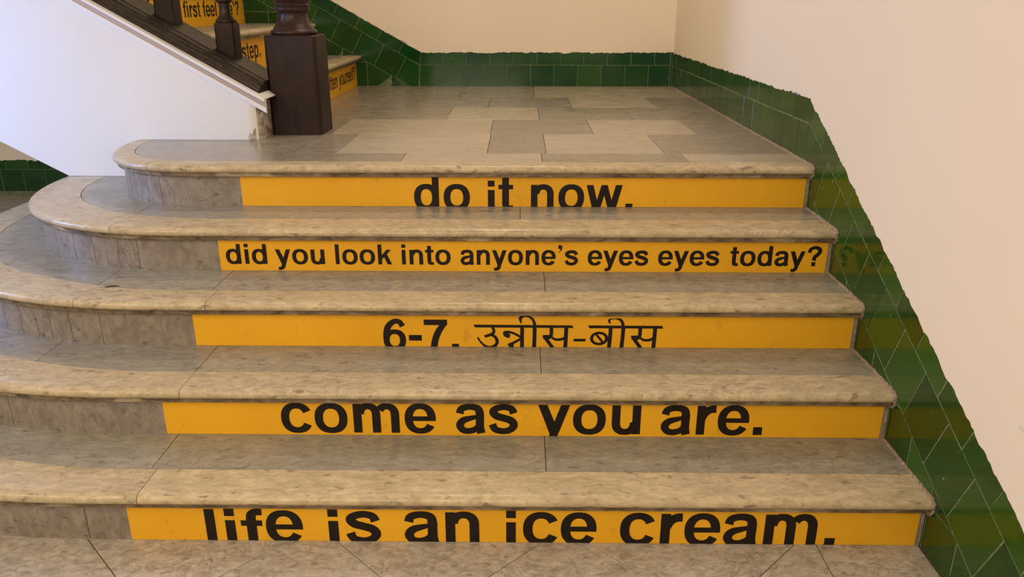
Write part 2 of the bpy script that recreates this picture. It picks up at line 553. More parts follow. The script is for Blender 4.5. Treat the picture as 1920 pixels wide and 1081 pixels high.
class Outline:
    def __init__(s, k, xc, rx, n):
        s.xc, s.rx, s.n, s.yf, s.ry = xc, rx, n, RY[k], YB - RY[k]
        s.xl = xc - rx
        pts = []
        for i in range(6):
            pts.append((s.xl, 1.78 - (1.78 - YB) * i / 6))
        for i in range(41):
            th = PI / 2 * i / 40
            c, sn = math.cos(th), math.sin(th)
            pts.append((xc - rx * c ** (2 / n), YB - s.ry * sn ** (2 / n)))
        x = xc
        while x < WX - 0.12:
            x += 0.1
            pts.append((x, s.yf))
        pts.append((WX, s.yf))
        s.p = pts
        s.cum = [0.0]
        for a, b in zip(pts[:-1], pts[1:]):
            s.cum.append(s.cum[-1] + math.hypot(b[0] - a[0], b[1] - a[1]))
        s.nrm = []
        for i in range(len(pts)):
            a, b = pts[max(0, i - 1)], pts[min(len(pts) - 1, i + 1)]
            t = Vector((b[0] - a[0], b[1] - a[1])).normalized()
            s.nrm.append((t.y, -t.x))
        s.nrm[-1] = (0, -1)

    def at(s, c):
        c = max(0, min(s.cum[-1], c))
        for i in range(len(s.cum) - 1):
            if s.cum[i + 1] >= c - 1e-9:
                f = (c - s.cum[i]) / max(1e-9, s.cum[i + 1] - s.cum[i])
                P = [s.p[i][j] + f * (s.p[i + 1][j] - s.p[i][j]) for j in (0, 1)]
                N = Vector([s.nrm[i][j] + f * (s.nrm[i + 1][j] - s.nrm[i][j]) for j in (0, 1)]).normalized()
                return P, N

    def c_of_x(s, x):
        if x <= s.xl:
            return 0.0
        for i in range(len(s.p) - 1):
            if s.p[i][0] < x <= s.p[i + 1][0]:
                f = (x - s.p[i][0]) / (s.p[i + 1][0] - s.p[i][0])
                return s.cum[i] + f * (s.cum[i + 1] - s.cum[i])
        return s.cum[-1]

    def piece(s, ca, cb):
        cs = [ca] + [c for c in s.cum if ca + 1e-4 < c < cb - 1e-4] + [cb]
        return [s.at(c) for c in cs]

    def offset(s, off):
        return [(p[0] + n[0] * off, p[1] + n[1] * off) for p, n in zip(s.p, s.nrm)]


OUT = [Outline(0, -0.1, 1.70, 2.1), Outline(1, -0.1, 1.40, 2.15), Outline(2, -0.1, 1.10, 2.2),
       Outline(3, -0.1, 0.794, 2.25), Outline(4, -0.13, 0.444, 2.4)]
NW = [0.090, 0.086, 0.076, 0.097, 0.046]      # nosing slab depth behind the riser face


def sweep(name, path, prof, mat, parent, band=None):
    """path: list of (point, outward normal); prof: closed list of (off, z)."""
    n = len(prof)
    V, F, FM = [], [], []
    for (p, nn) in path:
        for (o, z) in prof:
            V.append((p[0] + nn[0] * o, p[1] + nn[1] * o, z))
    for i in range(len(path) - 1):
        for j in range(n):
            k = (j + 1) % n
            F.append((i * n + j, (i + 1) * n + j, (i + 1) * n + k, i * n + k))
            FM.append(1 if band and j in band else 0)
    F.append(tuple(range(n)))
    F.append(tuple(reversed(range((len(path) - 1) * n, len(path) * n))))
    FM += [0, 0]
    return obj(name, V, F, mat, parent, smooth=35, mats=[mat, M['band']], fmat=FM)


def nose_profile(w, zt):
    return [(-w, zt), (0.014, zt), (0.023, zt - .0015), (0.029, zt - .005), (0.033, zt - .010), (0.0345, zt - .016),
            (0.033, zt - .022), (0.029, zt - .0265), (0.022, zt - .029), (0.0195, zt - .030), (0.0195, zt - .043), (-w, zt - .043)]


def nosing(k, ca, cb, parent):
    zt = (k + 1) * H
    o = OUT[k]
    V, F, FM = [], [], []
    path = o.piece(ca, cb)
    base = nose_profile(NW[k], zt)
    n = len(base)
    for (p, nn) in path:
        curve = max(0.0, min(1.0, (o.xc - p[0]) / 0.5))
        for j, (of, z) in enumerate(base):
            if of < -0.01:
                of = of - 0.045 * curve * (0 if k == 4 else 1)
            V.append((p[0] + nn[0] * of, p[1] + nn[1] * of, z))
    for i in range(len(path) - 1):
        for j in range(n):
            m = (j + 1) % n
            F.append((i * n + j, (i + 1) * n + j, (i + 1) * n + m, i * n + m))
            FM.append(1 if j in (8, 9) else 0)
    F.append(tuple(range(n)))
    F.append(tuple(reversed(range((len(path) - 1) * n, len(path) * n))))
    FM += [0, 0]
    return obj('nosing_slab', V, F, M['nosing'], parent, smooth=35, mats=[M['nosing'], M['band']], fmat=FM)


def inner_curve(k, extra=0.0025):
    o = OUT[k]
    r = []
    for p, nn in zip(o.p, o.nrm):
        curve = max(0.0, min(1.0, (o.xc - p[0]) / 0.5))
        of = -NW[k] - 0.045 * curve * (0 if k == 4 else 1) - extra
        r.append((p[0] + nn[0] * of, p[1] + nn[1] * of))
    return r


def y_on(curve, x):
    if x <= curve[0][0]:
        return 1.78
    for a, b in zip(curve[:-1], curve[1:]):
        if a[0] < x <= b[0]:
            return a[1] + (x - a[0]) / (b[0] - a[0]) * (b[1] - a[1])
    return curve[-1][1]


stair = empty('staircase', (0.9, 0.5, 0))
tag(stair, 'lower flight of five wide marble steps with rounded left ends rising to a landing', 'staircase')

N_J = [[0.052], [0.070], [-0.347, 0.060], [-0.345], [-0.314]]
T_J = [[0.036, 1.082], [-0.432, 0.070, 1.073], [-0.342, 0.042, 1.09], [-0.335, 1.010]]
R_J = [[-0.107, 0.012, 1.0], [-0.458, 0.012, 1.0], [-0.66, -0.592, -0.527, -0.473, -0.398, -0.293, 0.012, 1.0],
       [-0.82, -0.74, -0.64, -0.54, -0.451, -0.351, -0.276, 0.012, 1.0], [-0.52, -0.455, -0.393, -0.357, -0.299, 0.012, 1.0]]
J = 0.0009
fr_up = lambda u, v, d: (u, v, d)
for k in range(5):
    zt = (k + 1) * H
    o = OUT[k]
    core_pts = o.offset(-0.014)
    core_pts[-1] = (WX, core_pts[-1][1])
    if k < 4:
        poly = core_pts + [(WX, 1.5 + 0.1 * k), (o.xl + 0.03, 1.78)]
    else:
        poly = core_pts + [(WX, BY), (-0.12, BY), (-0.12, 1.78)]
    n = len(poly)
    V = [(p[0], p[1], max(-0.006, k * H - 0.05)) for p in poly] + [(p[0], p[1], zt - 0.022) for p in poly]
    F = [tuple(reversed(range(n))), tuple(range(n, 2 * n))] + [(i, (i + 1) % n, n + (i + 1) % n, n + i) for i in range(n)]
    step = obj('step' if k < 4 else 'landing', V, F, M['mortar'], stair)
    # nosing slabs
    cj = [0.0] + [o.c_of_x(x) for x in N_J[k]] + [o.cum[-1]]
    for a, b in zip(cj[:-1], cj[1:]):
        nosing(k, a + (J if a else 0), b - J, step)
    # riser slabs
    cj = [0.0] + [o.c_of_x(x) for x in R_J[k]] + [o.cum[-1]]
    for a, b in zip(cj[:-1], cj[1:]):
        path = o.piece(a + (J if a else 0), b - J)
        z0, z1 = k * H - 0.001, zt - 0.040
        sweep('riser_slab', path, [(-0.013, z0), (-0.013, z1), (0.0, z1), (0.0, z0)][::-1], M['riser'], step)
    # treads
    if k < 4:
        fc, bc = inner_curve(k), OUT[k + 1].offset(-0.006)
        xl = fc[0][0]
        xs = [xl] + T_J[k] + [WX - 0.002]
        for a, b in zip(xs[:-1], xs[1:]):
            a2, b2 = a + (J if a > xl else 0), b - J
            smp = sorted(set([a2, b2] + [p[0] for p in fc if a2 < p[0] < b2] + [p[0] for p in bc if a2 < p[0] < b2]))
            smp = [x for i, x in enumerate(smp) if i == 0 or x - smp[i - 1] > 1e-4]
            front = [(x, y_on(fc, x)) for x in smp]
            if a2 <= xl + 1e-6:
                front[0] = (xl, YB)
            back = [(x, y_on(bc, x)) for x in reversed(smp)]
            prism('tread_slab', front + back, zt - 0.024, zt, fr_up, M['tread'], step, 0.0006)
    else:
        fc = inner_curve(4)
        xl = fc[0][0]
        smp = sorted(set([xl, 0.139] + [p[0] for p in fc if xl < p[0] < 0.139]))
        front = [(x, y_on(fc, x)) for x in smp]
        front[0] = (xl, YB)
        prism('tread_slab', front + [(0.139, 1.766), (-0.10, 1.766), (-0.10, 1.78), (xl, 1.78)], zt - 0.024, zt, fr_up, M['landing'], step, 0.0006)
        yf = RY[4] + NW[4] + 0.0015
        rows = [(yf, 1.301, [0.1415, 0.574, 1.089, 1.62, WX - .001], 'ABAB'),
                (1.301, 1.767, [0.1415, 0.305, 0.882, 1.108, 1.561, WX - .001], 'ABABA'),
                (1.767, 2.224, [-0.11, 0.181, 0.877, 1.331, 1.782, WX - .001], 'ABABA'),
                (2.224, 2.692, [-0.11, 0.182, 0.641, 1.102, 1.561, WX - .001], 'AABAA'),
                (2.692, 3.18, [-0.11, 0.365, 0.831, 1.292, 1.756, WX - .001], 'AAABA'),
                (3.18, 3.859, [-0.11, 0.178, 0.633, 1.095, 1.565, WX - .001], 'AAABB')]
        for (y0, y1, xs, mm) in rows:
            for a, b, m in zip(xs[:-1], xs[1:], mm):
                q = [(a + J, y0 + J), (b - J, y0 + J), (b - J, y1 - J), (a + J, y1 - J)]
                prism('tread_slab', q, zt - 0.024, zt, fr_up, M['landing' if m == 'A' else 'landing_pale'], step, 0.0006)
    # rough mortar fillet where the step meets the wall
    V, F = [], []
    prof = [(RY[k] - 0.002, k * H + .001), (RY[k] - 0.002, zt - .044), (RY[k] - 0.036, zt - .036), (RY[k] - 0.038, zt - .008), (RY[k] - 0.02, zt + .002)]
    endy = RY[k + 1] if k < 4 else BY
    m = 16
    for i in range(1, m + 1):
        prof.append((RY[k] - 0.02 + (endy - RY[k] + 0.02) * i / m, zt + 0.002))
    dense = []
    for a, b in zip(prof[:-1], prof[1:]):
        c = 3
        for i in range(c):
            dense.append((a[0] + (b[0] - a[0]) * i / c, a[1] + (b[1] - a[1]) * i / c))
    dense.append(prof[-1])
    for (y, z) in dense:
        r1, r2_ = random.uniform(0.004, 0.011), random.uniform(0.001, 0.004)
        V += [(WX - r1, y + random.uniform(-.002, .002), z - 0.004), (WX + 0.002, y - 0.001, z + r2_ + 0.002), (WX + 0.002, y + .006, z - 0.012)]
    for i in range(len(dense) - 1):
        a = 3 * i
        F += [(a, a + 3, a + 4, a + 1), (a + 2, a + 5, a + 3, a)]
    obj('mortar_fillet', V, F, M['edge_mortar'], step)

# ------------------------------------------------------------------ lettering
import numpy as np


def cat(pts, n=7):
    P = [pts[0]] + list(pts) + [pts[-1]]
    out = []
    for i in range(1, len(P) - 2):
        p0, p1, p2, p3 = (np.array(P[j], float) for j in (i - 1, i, i + 1, i + 2))
        for t in np.linspace(0, 1, n, endpoint=False):
            out.append(0.5 * ((2 * p1) + (-p0 + p2) * t + (2 * p0 - 5 * p1 + 4 * p2 - p3) * t * t + (-p0 + 3 * p1 - 3 * p2 + p3) * t ** 3))
    out.append(np.array(pts[-1], float))
    return out


def stroke(pts, ws, n=7):
    q = cat([(p[0], p[1], w) for p, w in zip(pts, ws)], n)
    L, R = [], []
    for i in range(len(q)):
        a, b = q[max(0, i - 1)], q[min(len(q) - 1, i + 1)]
        d = np.array([b[0] - a[0], b[1] - a[1]])
        d = d / max(1e-9, np.hypot(*d))
        h = q[i][2] / 2
        L.append((q[i][0] - d[1] * h, q[i][1] + d[0] * h))
        R.append((q[i][0] + d[1] * h, q[i][1] - d[0] * h))
    return [[L[i], L[i + 1], R[i + 1], R[i]] for i in range(len(L) - 1)]


def ring(cx, cy, RX, RY_, rx, ry, a0=0, a1=360, n=2.3, seg=40):
    f = lambda a, X, Y: (cx + X * math.copysign(abs(math.cos(a)) ** (2 / n), math.cos(a)), cy + Y * math.copysign(abs(math.sin(a)) ** (2 / n), math.sin(a)))
    st = max(6, int(seg * (a1 - a0) / 360))
    A = [math.radians(a0 + (a1 - a0) * i / st) for i in range(st + 1)]
    return [[f(A[i], RX, RY_), f(A[i + 1], RX, RY_), f(A[i + 1], rx, ry), f(A[i], rx, ry)] for i in range(st)]


def rect(a, b, c, d):
    return [[(a, b), (c, b), (c, d), (a, d)]]


def hs(x0, y0, x1, y1, w):
    return [[(x0 - w / 2, y0), (x0 + w / 2, y0), (x1 + w / 2, y1), (x1 - w / 2, y1)]]


G = {}
G['o'] = (611, ring(306, 266, 272, 280, 132, 172))
G['c'] = (556, ring(296, 266, 262, 280, 124, 172, 27, 333))
G['e'] = (556, ring(281, 266, 258, 280, 122, 176, 0, 331) + rect(150, 222, 539, 308) + [[(539, 222), (539, 308), (538, 290), (538, 266)]])
G['s'] = (556, stroke([(448, 372), (405, 458), (275, 488), (150, 455), (104, 395), (160, 325), (280, 285), (400, 240), (450, 160), (395, 75), (270, 42), (135, 78), (90, 172)],
                      [135, 120, 112, 120, 135, 135, 130, 135, 135, 120, 112, 120, 132]))
G['a'] = (556, stroke([(100, 365), (135, 455), (275, 490), (405, 455), (436, 360), (436, 230), (438, 110), (458, 0)], [132, 120, 112, 128, 140, 140, 140, 142], 6)
          + stroke([(420, 318), (300, 285), (160, 240), (100, 150), (150, 62), (250, 42), (360, 78), (425, 160)], [60, 90, 120, 132, 120, 112, 110, 90], 6))
G['n'] = (611, rect(65, 0, 205, 532) + ring(325, 325, 221, 221, 81, 108, -4, 175) + rect(406, 0, 546, 334))
G['h'] = (611, rect(65, 0, 205, 718) + ring(325, 325, 221, 221, 81, 108, -4, 175) + rect(406, 0, 546, 334))
G['m'] = (889, rect(64, 0, 204, 532) + ring(310, 325, 205, 221, 65, 108, -4, 175) + rect(375, 0, 515, 334) + ring(621, 325, 205, 221, 65, 108, -4, 150) + rect(686, 0, 826, 334))
G['u'] = (611, rect(405, 0, 545, 532) + ring(286, 207, 220, 221, 80, 108, 176, 364) + rect(66, 196, 206, 532))
G['r'] = (389, rect(64, 0, 204, 532) + stroke([(150, 280), (200, 405), (285, 465), (373, 472)], [110, 135, 138, 140]))
G['d'] = (611, ring(290, 266, 256, 280, 116, 170) + rect(411, 0, 551, 718))
G['p'] = (611, ring(322, 266, 256, 280, 116, 170) + rect(62, -207, 202, 532))
G['i'] = (278, rect(69, 0, 209, 532) + rect(69, 600, 209, 725))
G['l'] = (278, rect(69, 0, 209, 718))
G['t'] = (333, rect(84, 130, 224, 676) + rect(10, 438, 309, 532) + stroke([(154, 160), (165, 75), (225, 46), (309, 50)], [140, 135, 110, 106]))
G['f'] = (333, rect(88, 0, 228, 560) + rect(10, 438, 309, 532) + stroke([(158, 540), (168, 620), (220, 668), (318, 672)], [140, 135, 115, 110]))
G['k'] = (556, rect(69, 0, 209, 718) + [[(200, 330), (378, 532), (545, 532), (205, 175)]] + [[(268, 300), (372, 405), (562, 0), (398, 0)]])
G['y'] = (556, [[(10, 532), (163, 532), (345, 70), (205, 0)]] + hs(464, 532, 284, 20, 150) + stroke([(290, 60), (258, -75), (195, -150), (85, -156)], [135, 138, 118, 112]))
G['w'] = (778, hs(82, 532, 222, 0, 145) + hs(235, 0, 389, 532, 128) + hs(389, 532, 545, 0, 128) + hs(557, 0, 697, 532, 145))
G['.'] = (278, rect(64, 0, 214, 146))
G['-'] = (333, rect(27, 215, 306, 345))
G['’'] = (278, rect(69, 585, 209, 718) + [[(140, 590), (209, 590), (205, 545), (150, 520)]] + [[(205, 545), (150, 520), (80, 480), (90, 440)]])
G['?'] = (611, rect(235, 0, 375, 146) + stroke([(125, 480), (150, 600), (305, 668), (455, 615), (482, 515), (415, 410), (325, 325), (306, 195)], [132, 125, 115, 140, 145, 138, 135, 140]))
G['6'] = (556, ring(276, 226, 244, 245, 110, 138) + stroke([(99, 220), (103, 380), (150, 540), (275, 650), (395, 640), (455, 540)], [134, 138, 138, 118, 115, 120]))
G['7'] = (556, rect(25, 572, 528, 698) + stroke([(470, 610), (345, 440), (262, 230), (222, 0)], [110, 140, 145, 148]))
SHIFT = {'i', 'l', 'f'}


def word_polys(text, x0, x1, base, em, shift=0.0):
    """list of letters, each a list of convex pieces in (u, v)."""
    letters, pen = [], 0
    for ch in text:
        adv, ps = G[ch]
        letters.append(([[(q[0] + pen, q[1]) for q in p] for p in ps], ch))
        pen += adv
    xs = [q[0] for L, _ in letters for p in L for q in p]
    a, b = min(xs), max(xs)
    sx = (x1 - x0) / (b - a)
    return [[[(x0 + (q[0] - a) * sx, base + q[1] / 1000 * em + (shift if ch in SHIFT else 0)) for q in p] for p in L] for L, ch in letters]


from mathutils.geometry import delaunay_2d_cdt


def union_mesh(polys, vmin, vmax):
    vs, fs = [], []
    for p in polys:
        c = clip_half(clip_half(p, 0, 1, vmax), 0, -1, -vmin) if len(p) > 2 else []
        if len(c) < 3 or abs(area2(c)) < 1e-9:
            continue
        if area2(c) < 0:
            c = c[::-1]
        for i in range(1, len(c) - 1):
            tri = [c[0], c[i], c[i + 1]]
            ar = area2(tri)
            if abs(ar) < 1e-9:
                continue
            o = len(vs)
            vs += [Vector((u * 100, v * 100)) for u, v in (tri if ar > 0 else tri[::-1])]
            fs.append([o, o + 1, o + 2])
    if not fs:
        return [], []
    r = delaunay_2d_cdt(vs, [], fs, 0, 1e-4)
    return [(v.x / 100, v.y / 100) for v in r[0]], [f for f, src in zip(r[2], r[5]) if src]


def letter_part(polys, fr, parent, name='letter', vmax=0.114, vmin=0.0008):
    v, f = union_mesh(polys, vmin, vmax)
    if f:
        V = [fr(a, b, 0.0) for a, b in v]
        obj(name, V, f, M['black'], parent)


def sticker(k, label, words, x0=0.003, x1=2.030, hz=0.114):
    y, z = RY[k], k * H
    root = empty('riser_sticker', (1.0, y, z))
    tag(root, label, 'sticker')
    # film: thin sheet, right end curling slightly into the corner
    V, F = [], []
    xs = [x0 + (x1 - x0) * i / 20 for i in range(21)]
    th = 0.0009
    for x in xs:
        for d in (0.0003, th):
            for zz in (z + 0.001, z + hz):
                V.append((x, y - d, zz))
    for i in range(20):
        a = 4 * i
        F += [(a + 2, a + 6, a + 7, a + 3), (a + 3, a + 7, a + 5, a + 1), (a, a + 4, a + 6, a + 2)]
    F += [(0, 2, 3, 1), (80, 81, 83, 82)]
    obj('vinyl_film', V, F, M['vinyl'], root)
    fr = lambda u, v, d: (u, y - 0.0013, z + v)
    for w in words:
        for L in ([w] if isinstance(w, list) else word_polys(*w)):
            letter_part(L, fr, root)
    return root


b, e = -0.005, 0.182
sticker(0, 'yellow vinyl strip reading life is an ice cream, on the lowest riser',
        [('life', .201, .4529, b, e, -.029), ('is', .5192, .6545, b, e, -.029), ('an', .7151, .9085, b, e), ('ice', .9777, 1.2102, b, e, -.029), ('cream.', 1.2704, 1.8241, b, e)])
b, e = 0.0085, 0.173
sticker(1, 'yellow vinyl strip reading come as you are, second riser from the floor',
        [('come', .3349, .7742, b, e), ('as', .831, 1.0063, b, e), ('you', 1.0631, 1.3529, b, e), ('are.', 1.4101, 1.6974, b, e)])

# Devanagari drawn as pen strokes in crop units
HX = lambda X: 0.8679 + (X - 77) * (1.1758 - 0.8679) / (1872 - 77)
HZ = lambda Y: (648 - Y) * 0.1 / 575


def hin(pl):
    return [[(HX(x), HZ(y)) for x, y in p] for p in pl]


def sa(dx, dy=0):
    s_ = stroke([(1474, 250), (1476, 350), (1468, 425), (1430, 465), (1395, 480)], [66, 66, 62, 60, 60], 5)
    s_ += stroke([(1322, 448), (1370, 440), (1450, 435)], [70, 68, 60], 3) + [[(1322, 415), (1440, 410), (1440, 480), (1405, 510)], [(1322, 415), (1322, 445), (1360, 500), (1405, 510)]]
    s_ += stroke([(1355, 445), (1425, 545), (1512, 665)], [62, 64, 66], 4)
    s_ += stroke([(1475, 440), (1530, 485), (1600, 497), (1670, 485), (1720, 455)], [40, 46, 52, 52, 44], 5)
    s_ += stroke([(1742, 240), (1738, 450), (1730, 675)], [72, 72, 72], 3)
    return [[(x + dx, y + dy) for x, y in p] for p in s_]


h1 = [[(75, 215), (105, 270), (1870, 272), (1845, 220)]]
h1 += stroke([(415, 262), (442, 320), (430, 375), (370, 412), (275, 442)], [52, 52, 58, 56, 54], 5)
h1 += stroke([(400, 412), (465, 450), (500, 530), (480, 600), (420, 640), (340, 648), (255, 605), (190, 530), (148, 458)], [50, 56, 60, 60, 55, 50, 40, 34, 32], 5)
h1 += stroke([(712, 462), (672, 415), (640, 375), (690, 352), (780, 372), (860, 410), (940, 460)], [30, 90, 70, 50, 44, 46, 44], 5)
h1 += [[(610, 370), (650, 345), (740, 400), (725, 470)]]
h1 += stroke([(950, 465), (860, 525), (760, 580), (710, 600)], [44, 48, 50, 56], 4) + [[(685, 600), (735, 560), (800, 600), (806, 665)], [(685, 600), (806, 665), (740, 670), (720, 640)]]
h1 += stroke([(950, 240), (950, 450), (948, 675)], [70, 70, 72], 3)
h1 += stroke([(1176, 240), (1174, 450), (1168, 675)], [70, 70, 74], 3)
h1 += stroke([(1178, 240), (1160, 155), (1120, 90), (1050, 55), (970, 55), (918, 95), (935, 190)], [62, 52, 46, 36, 40, 60, 16], 6)
h1 += sa(0)
h2 = [[(1879, 477), (2097, 477), (2093, 530), (1878, 530)]]
h3 = [[(2129, 220), (2154, 274), (3480, 276), (3455, 222)]]
h3 += ring(2336, 470, 164, 132, 108, 82, 0, 360, 2.0, 36)
h3 += stroke([(2285, 395), (2400, 535)], [42, 46], 3)
h3 += stroke([(2538, 240), (2532, 450), (2518, 675)], [68, 70, 72], 3)
h3 += stroke([(2765, 240), (2758, 450), (2744, 675)], [68, 70, 72], 3)
h3 += stroke([(2762, 245), (2742, 165), (2700, 108), (2620, 96), (2540, 96), (2505, 125), (2524, 190)], [60, 54, 48, 18, 22, 46, 18], 6)
h3 += sa(1591, 4)
b, e = -0.0107, 0.146
sticker(2, 'yellow vinyl strip with the numerals 6-7 and Devanagari lettering, middle riser of the flight',
        [('6-7.', .5879, .8217, b, e), hin(h1), hin(h2), hin(h3)])
b, e = 0.0243, 0.097
sticker(3, 'yellow vinyl strip asking did you look into anyone’s eyes eyes today, fourth riser up',
        [('did', .0241, .1624, b, e), ('you', .1906, .3561, b, e), ('look', .392, .5817, b, e), ('into', .6146, .7783, b, e), ('anyone’s', .811, 1.2042, b, e),
         ('eyes', 1.2362, 1.4381, b, e), ('eyes', 1.4707, 1.6746, b, e), ('today?', 1.7095, 2.0119, b, e)])
b, e = -0.012, 0.1755
sticker(4, 'yellow vinyl strip reading do it now, on the riser just below the landing',
        [('do', .6265, .8285, b, e), ('it', .8931, .9851, b, e, -.019), ('now.', 1.0483, 1.4154, b, e)])

# ------------------------------------------------------------------ white flight wall
zr = lambda x: 0.941 + 0.572 * (-0.027 - x)
so = lambda x: 0.62 + 0.552 * (-0.91 - x)
XE = -3.0
top = lambda x: zr(x) - 0.004
plan = [(XE, YB), (-0.118, YB), (-0.085, YB + .006), (-0.068, YB + .03), (-0.066, YB + .05), (-0.066, 1.955)]
xs_ = -0.578
V, F = [], []
front = [(XE, so(XE)), (-0.91, 0.621), (xs_, 0.621), (xs_, ZL + .0005), (-0.118, ZL + .0005), (-0.118, top(-0.118)), (XE, top(XE))]
V += [(x, YB, z) for x, z in front]
back = [(XE, so(XE)), (-0.91, 0.621), (xs_, 0.621), (xs_, ZL + .0005), (-0.066, ZL + .0005), (-0.066, top(-0.066)), (XE, top(XE))]
V += [(x, 1.955, z) for x, z in back]
F.append((0, 1, 2, 3, 4, 5, 6))
F.append((13, 12, 11, 10, 9, 8, 7))
for x, y in plan[2:5]:
    V += [(x, y, ZL + .0005), (x, y, top(x))]
F += [(4, 14, 15, 5), (14, 16, 17, 15), (16, 18, 19, 17), (18, 11, 12, 19)]
F += [(6, 5, 15, 17, 19, 12, 13), (0, 6, 13, 7), (1, 0, 7, 8), (2, 1, 8, 9), (3, 2, 9, 10), (4, 3, 10, 11, 18, 16, 14)]
wl = obj('wall_middle', V, F, M['white'], smooth=50, mats=[M['white'], M['damp']], fmat=[0, 0, 0, 1, 1, 1, 0, 0, 0, 0, 0])
tag(wl, 'white painted sloping wall carrying the upper flight and its balustrade', kind='structure')
# crumbling patch low on the corner
V, F = [], []
pts = [(-0.125, .012), (-0.118, .03), (-0.11, .02), (-0.10, .042), (-0.095, .05), (-0.085, .045), (-0.078, .09), (-0.07, .115), (-0.063, .13)]
for x, hz in pts:
    y = YB - 0.0012 if x < -0.118 else YB - 0.0012 + max(0, (x + 0.118)) ** 2 * 9
    V += [(x, y, ZL), (x, y, ZL + hz)]
for i in range(len(pts) - 1):
    F.append((2 * i, 2 * i + 2, 2 * i + 3, 2 * i + 1))
obj('damp_patch', V, F, M['damp'], wl)


def slope_sweep(name, prof, xa, xb_, mat, parent, zfun=zr, smooth=None, cove=()):
    n = len(prof)
    V = [(xa, y, zfun(xa) + dz) for y, dz in prof] + [(xb_, y, zfun(xb_) + dz) for y, dz in prof]
    F = [tuple(range(n)), tuple(reversed(range(n, 2 * n)))] + [(j, n + j, n + (j + 1) % n, (j + 1) % n) for j in range(n)]
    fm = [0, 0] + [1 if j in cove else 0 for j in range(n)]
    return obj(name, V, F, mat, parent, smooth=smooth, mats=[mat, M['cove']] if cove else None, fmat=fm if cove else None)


# plaster cornice under the rail
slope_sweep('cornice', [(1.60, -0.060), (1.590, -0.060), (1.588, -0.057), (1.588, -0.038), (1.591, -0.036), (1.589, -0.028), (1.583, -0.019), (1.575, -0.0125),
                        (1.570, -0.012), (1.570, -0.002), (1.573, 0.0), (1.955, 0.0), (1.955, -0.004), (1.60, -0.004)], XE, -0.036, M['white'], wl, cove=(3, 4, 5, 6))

# ------------------------------------------------------------------ upper flight
up = empty('staircase', (-0.8, 2.9, ZL))
tag(up, 'upper flight of marble steps climbing left from the landing behind the dark balusters', 'staircase')
UX = [-0.11, -0.40, -0.84, -1.17, -1.50, -1.83]
UZ = [ZL, 0.977, 1.183, 1.388, 1.59, 1.79]
# sloping slab under the flight
V = []
xb = -0.91 - (0.5 - 0.62) / 0.552
for y in (1.961, 3.852):
    V += [(-0.125, y, 0.3), (-0.125, y, ZL - .03), (XE, y, ZL + 0.60 * (-0.125 - XE) - .05), (XE, y, so(XE)), (xb, y, 0.5)]
F = [(0, 1, 2, 3, 4), (9, 8, 7, 6, 5)] + [(i, 5 + i, 5 + (i + 1) % 5, (i + 1) % 5) for i in range(5)]
obj('flight_slab', V, F, M['ceil'], up)
frU = lambda u, v, d: (v, u, d)
for i in range(5):
    x, zt = UX[i], UZ[i + 1]
    xn = UX[i + 1] if i < 4 else UX[i] - .33
    st = box('step', (xn - 0.02, 1.961, UZ[i] - 0.02), (x - 0.014, BY - 0.001, zt - 0.022), M['mortar'], up)
    ny = [1.961, 2.9 + 0.1 * (i % 2), BY - 0.001]
    for a, b_ in zip(ny[:-1], ny[1:]):
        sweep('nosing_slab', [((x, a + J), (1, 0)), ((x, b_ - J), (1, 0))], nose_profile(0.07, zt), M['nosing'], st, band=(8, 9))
        prism('tread_slab', [(a + J, xn - 0.005), (b_ - J, xn - 0.005), (b_ - J, x - 0.072), (a + J, x - 0.072)], zt - 0.024, zt, frU, M['tread'], st, 0.0006)
    box('riser_slab', (x - 0.013, 1.986, UZ[i] - .001), (x, BY - 0.001, zt - 0.040), M['riser'], st)


def up_sticker(i, label, words, y0=2.02, y1=3.835):
    x, z = UX[i], UZ[i]
    hh = UZ[i + 1] - 0.042 - z
    root = empty('riser_sticker', (x, 2.9, z))
    tag(root, label, 'sticker')
    box('vinyl_film', (x + 0.0003, y0, z + 0.001), (x + 0.0009, y1, z + hh), M['vinyl'], root)
    fr = lambda u, v, d: (x + 0.0013, u, v + z)
    for w in words:
        for L in word_polys(*w):
            letter_part(L, fr, root, vmax=hh)


up_sticker(0, 'yellow vinyl strip ending in otten yourself, on the first riser above the landing',
           [('otten', 2.97, 3.241, .050, .118), ('yourself?', 3.285, 3.79, .052, .118)])
up_sticker(1, 'yellow vinyl strip ending in step, second riser above the landing, seen beside the newel post',
           [('step.', 2.437, 2.732, .062, .118)])
up_sticker(2, 'yellow vinyl strip with the words first feel, third riser above the landing',
           [('li', 2.386, 2.45, .125, .118), ('first', 2.857, 3.098, .053, .118), ('feel', 3.138, 3.356, .053, .118), ('e’', 3.56, 3.672, .053, .118), ('?', 3.689, 3.763, .053, .118)], y1=3.85)

# ------------------------------------------------------------------ turned wood


def turned(name, cx, cy, prof, parent, mat, seg=28):
    V, F = [], []
    for (r, z) in prof:
        for s_ in range(seg):
            a = 2 * PI * s_ / seg
            V.append((cx + r * math.cos(a), cy + r * math.sin(a), z))
    for i in range(len(prof) - 1):
        for s_ in range(seg):
            t = (s_ + 1) % seg
            F.append((i * seg + s_, i * seg + t, (i + 1) * seg + t, (i + 1) * seg + s_))
    F.append(tuple(reversed(range(seg))))
    F.append(tuple(range((len(prof) - 1) * seg, len(prof) * seg)))
    return obj(name, V, F, mat, parent, smooth=50)


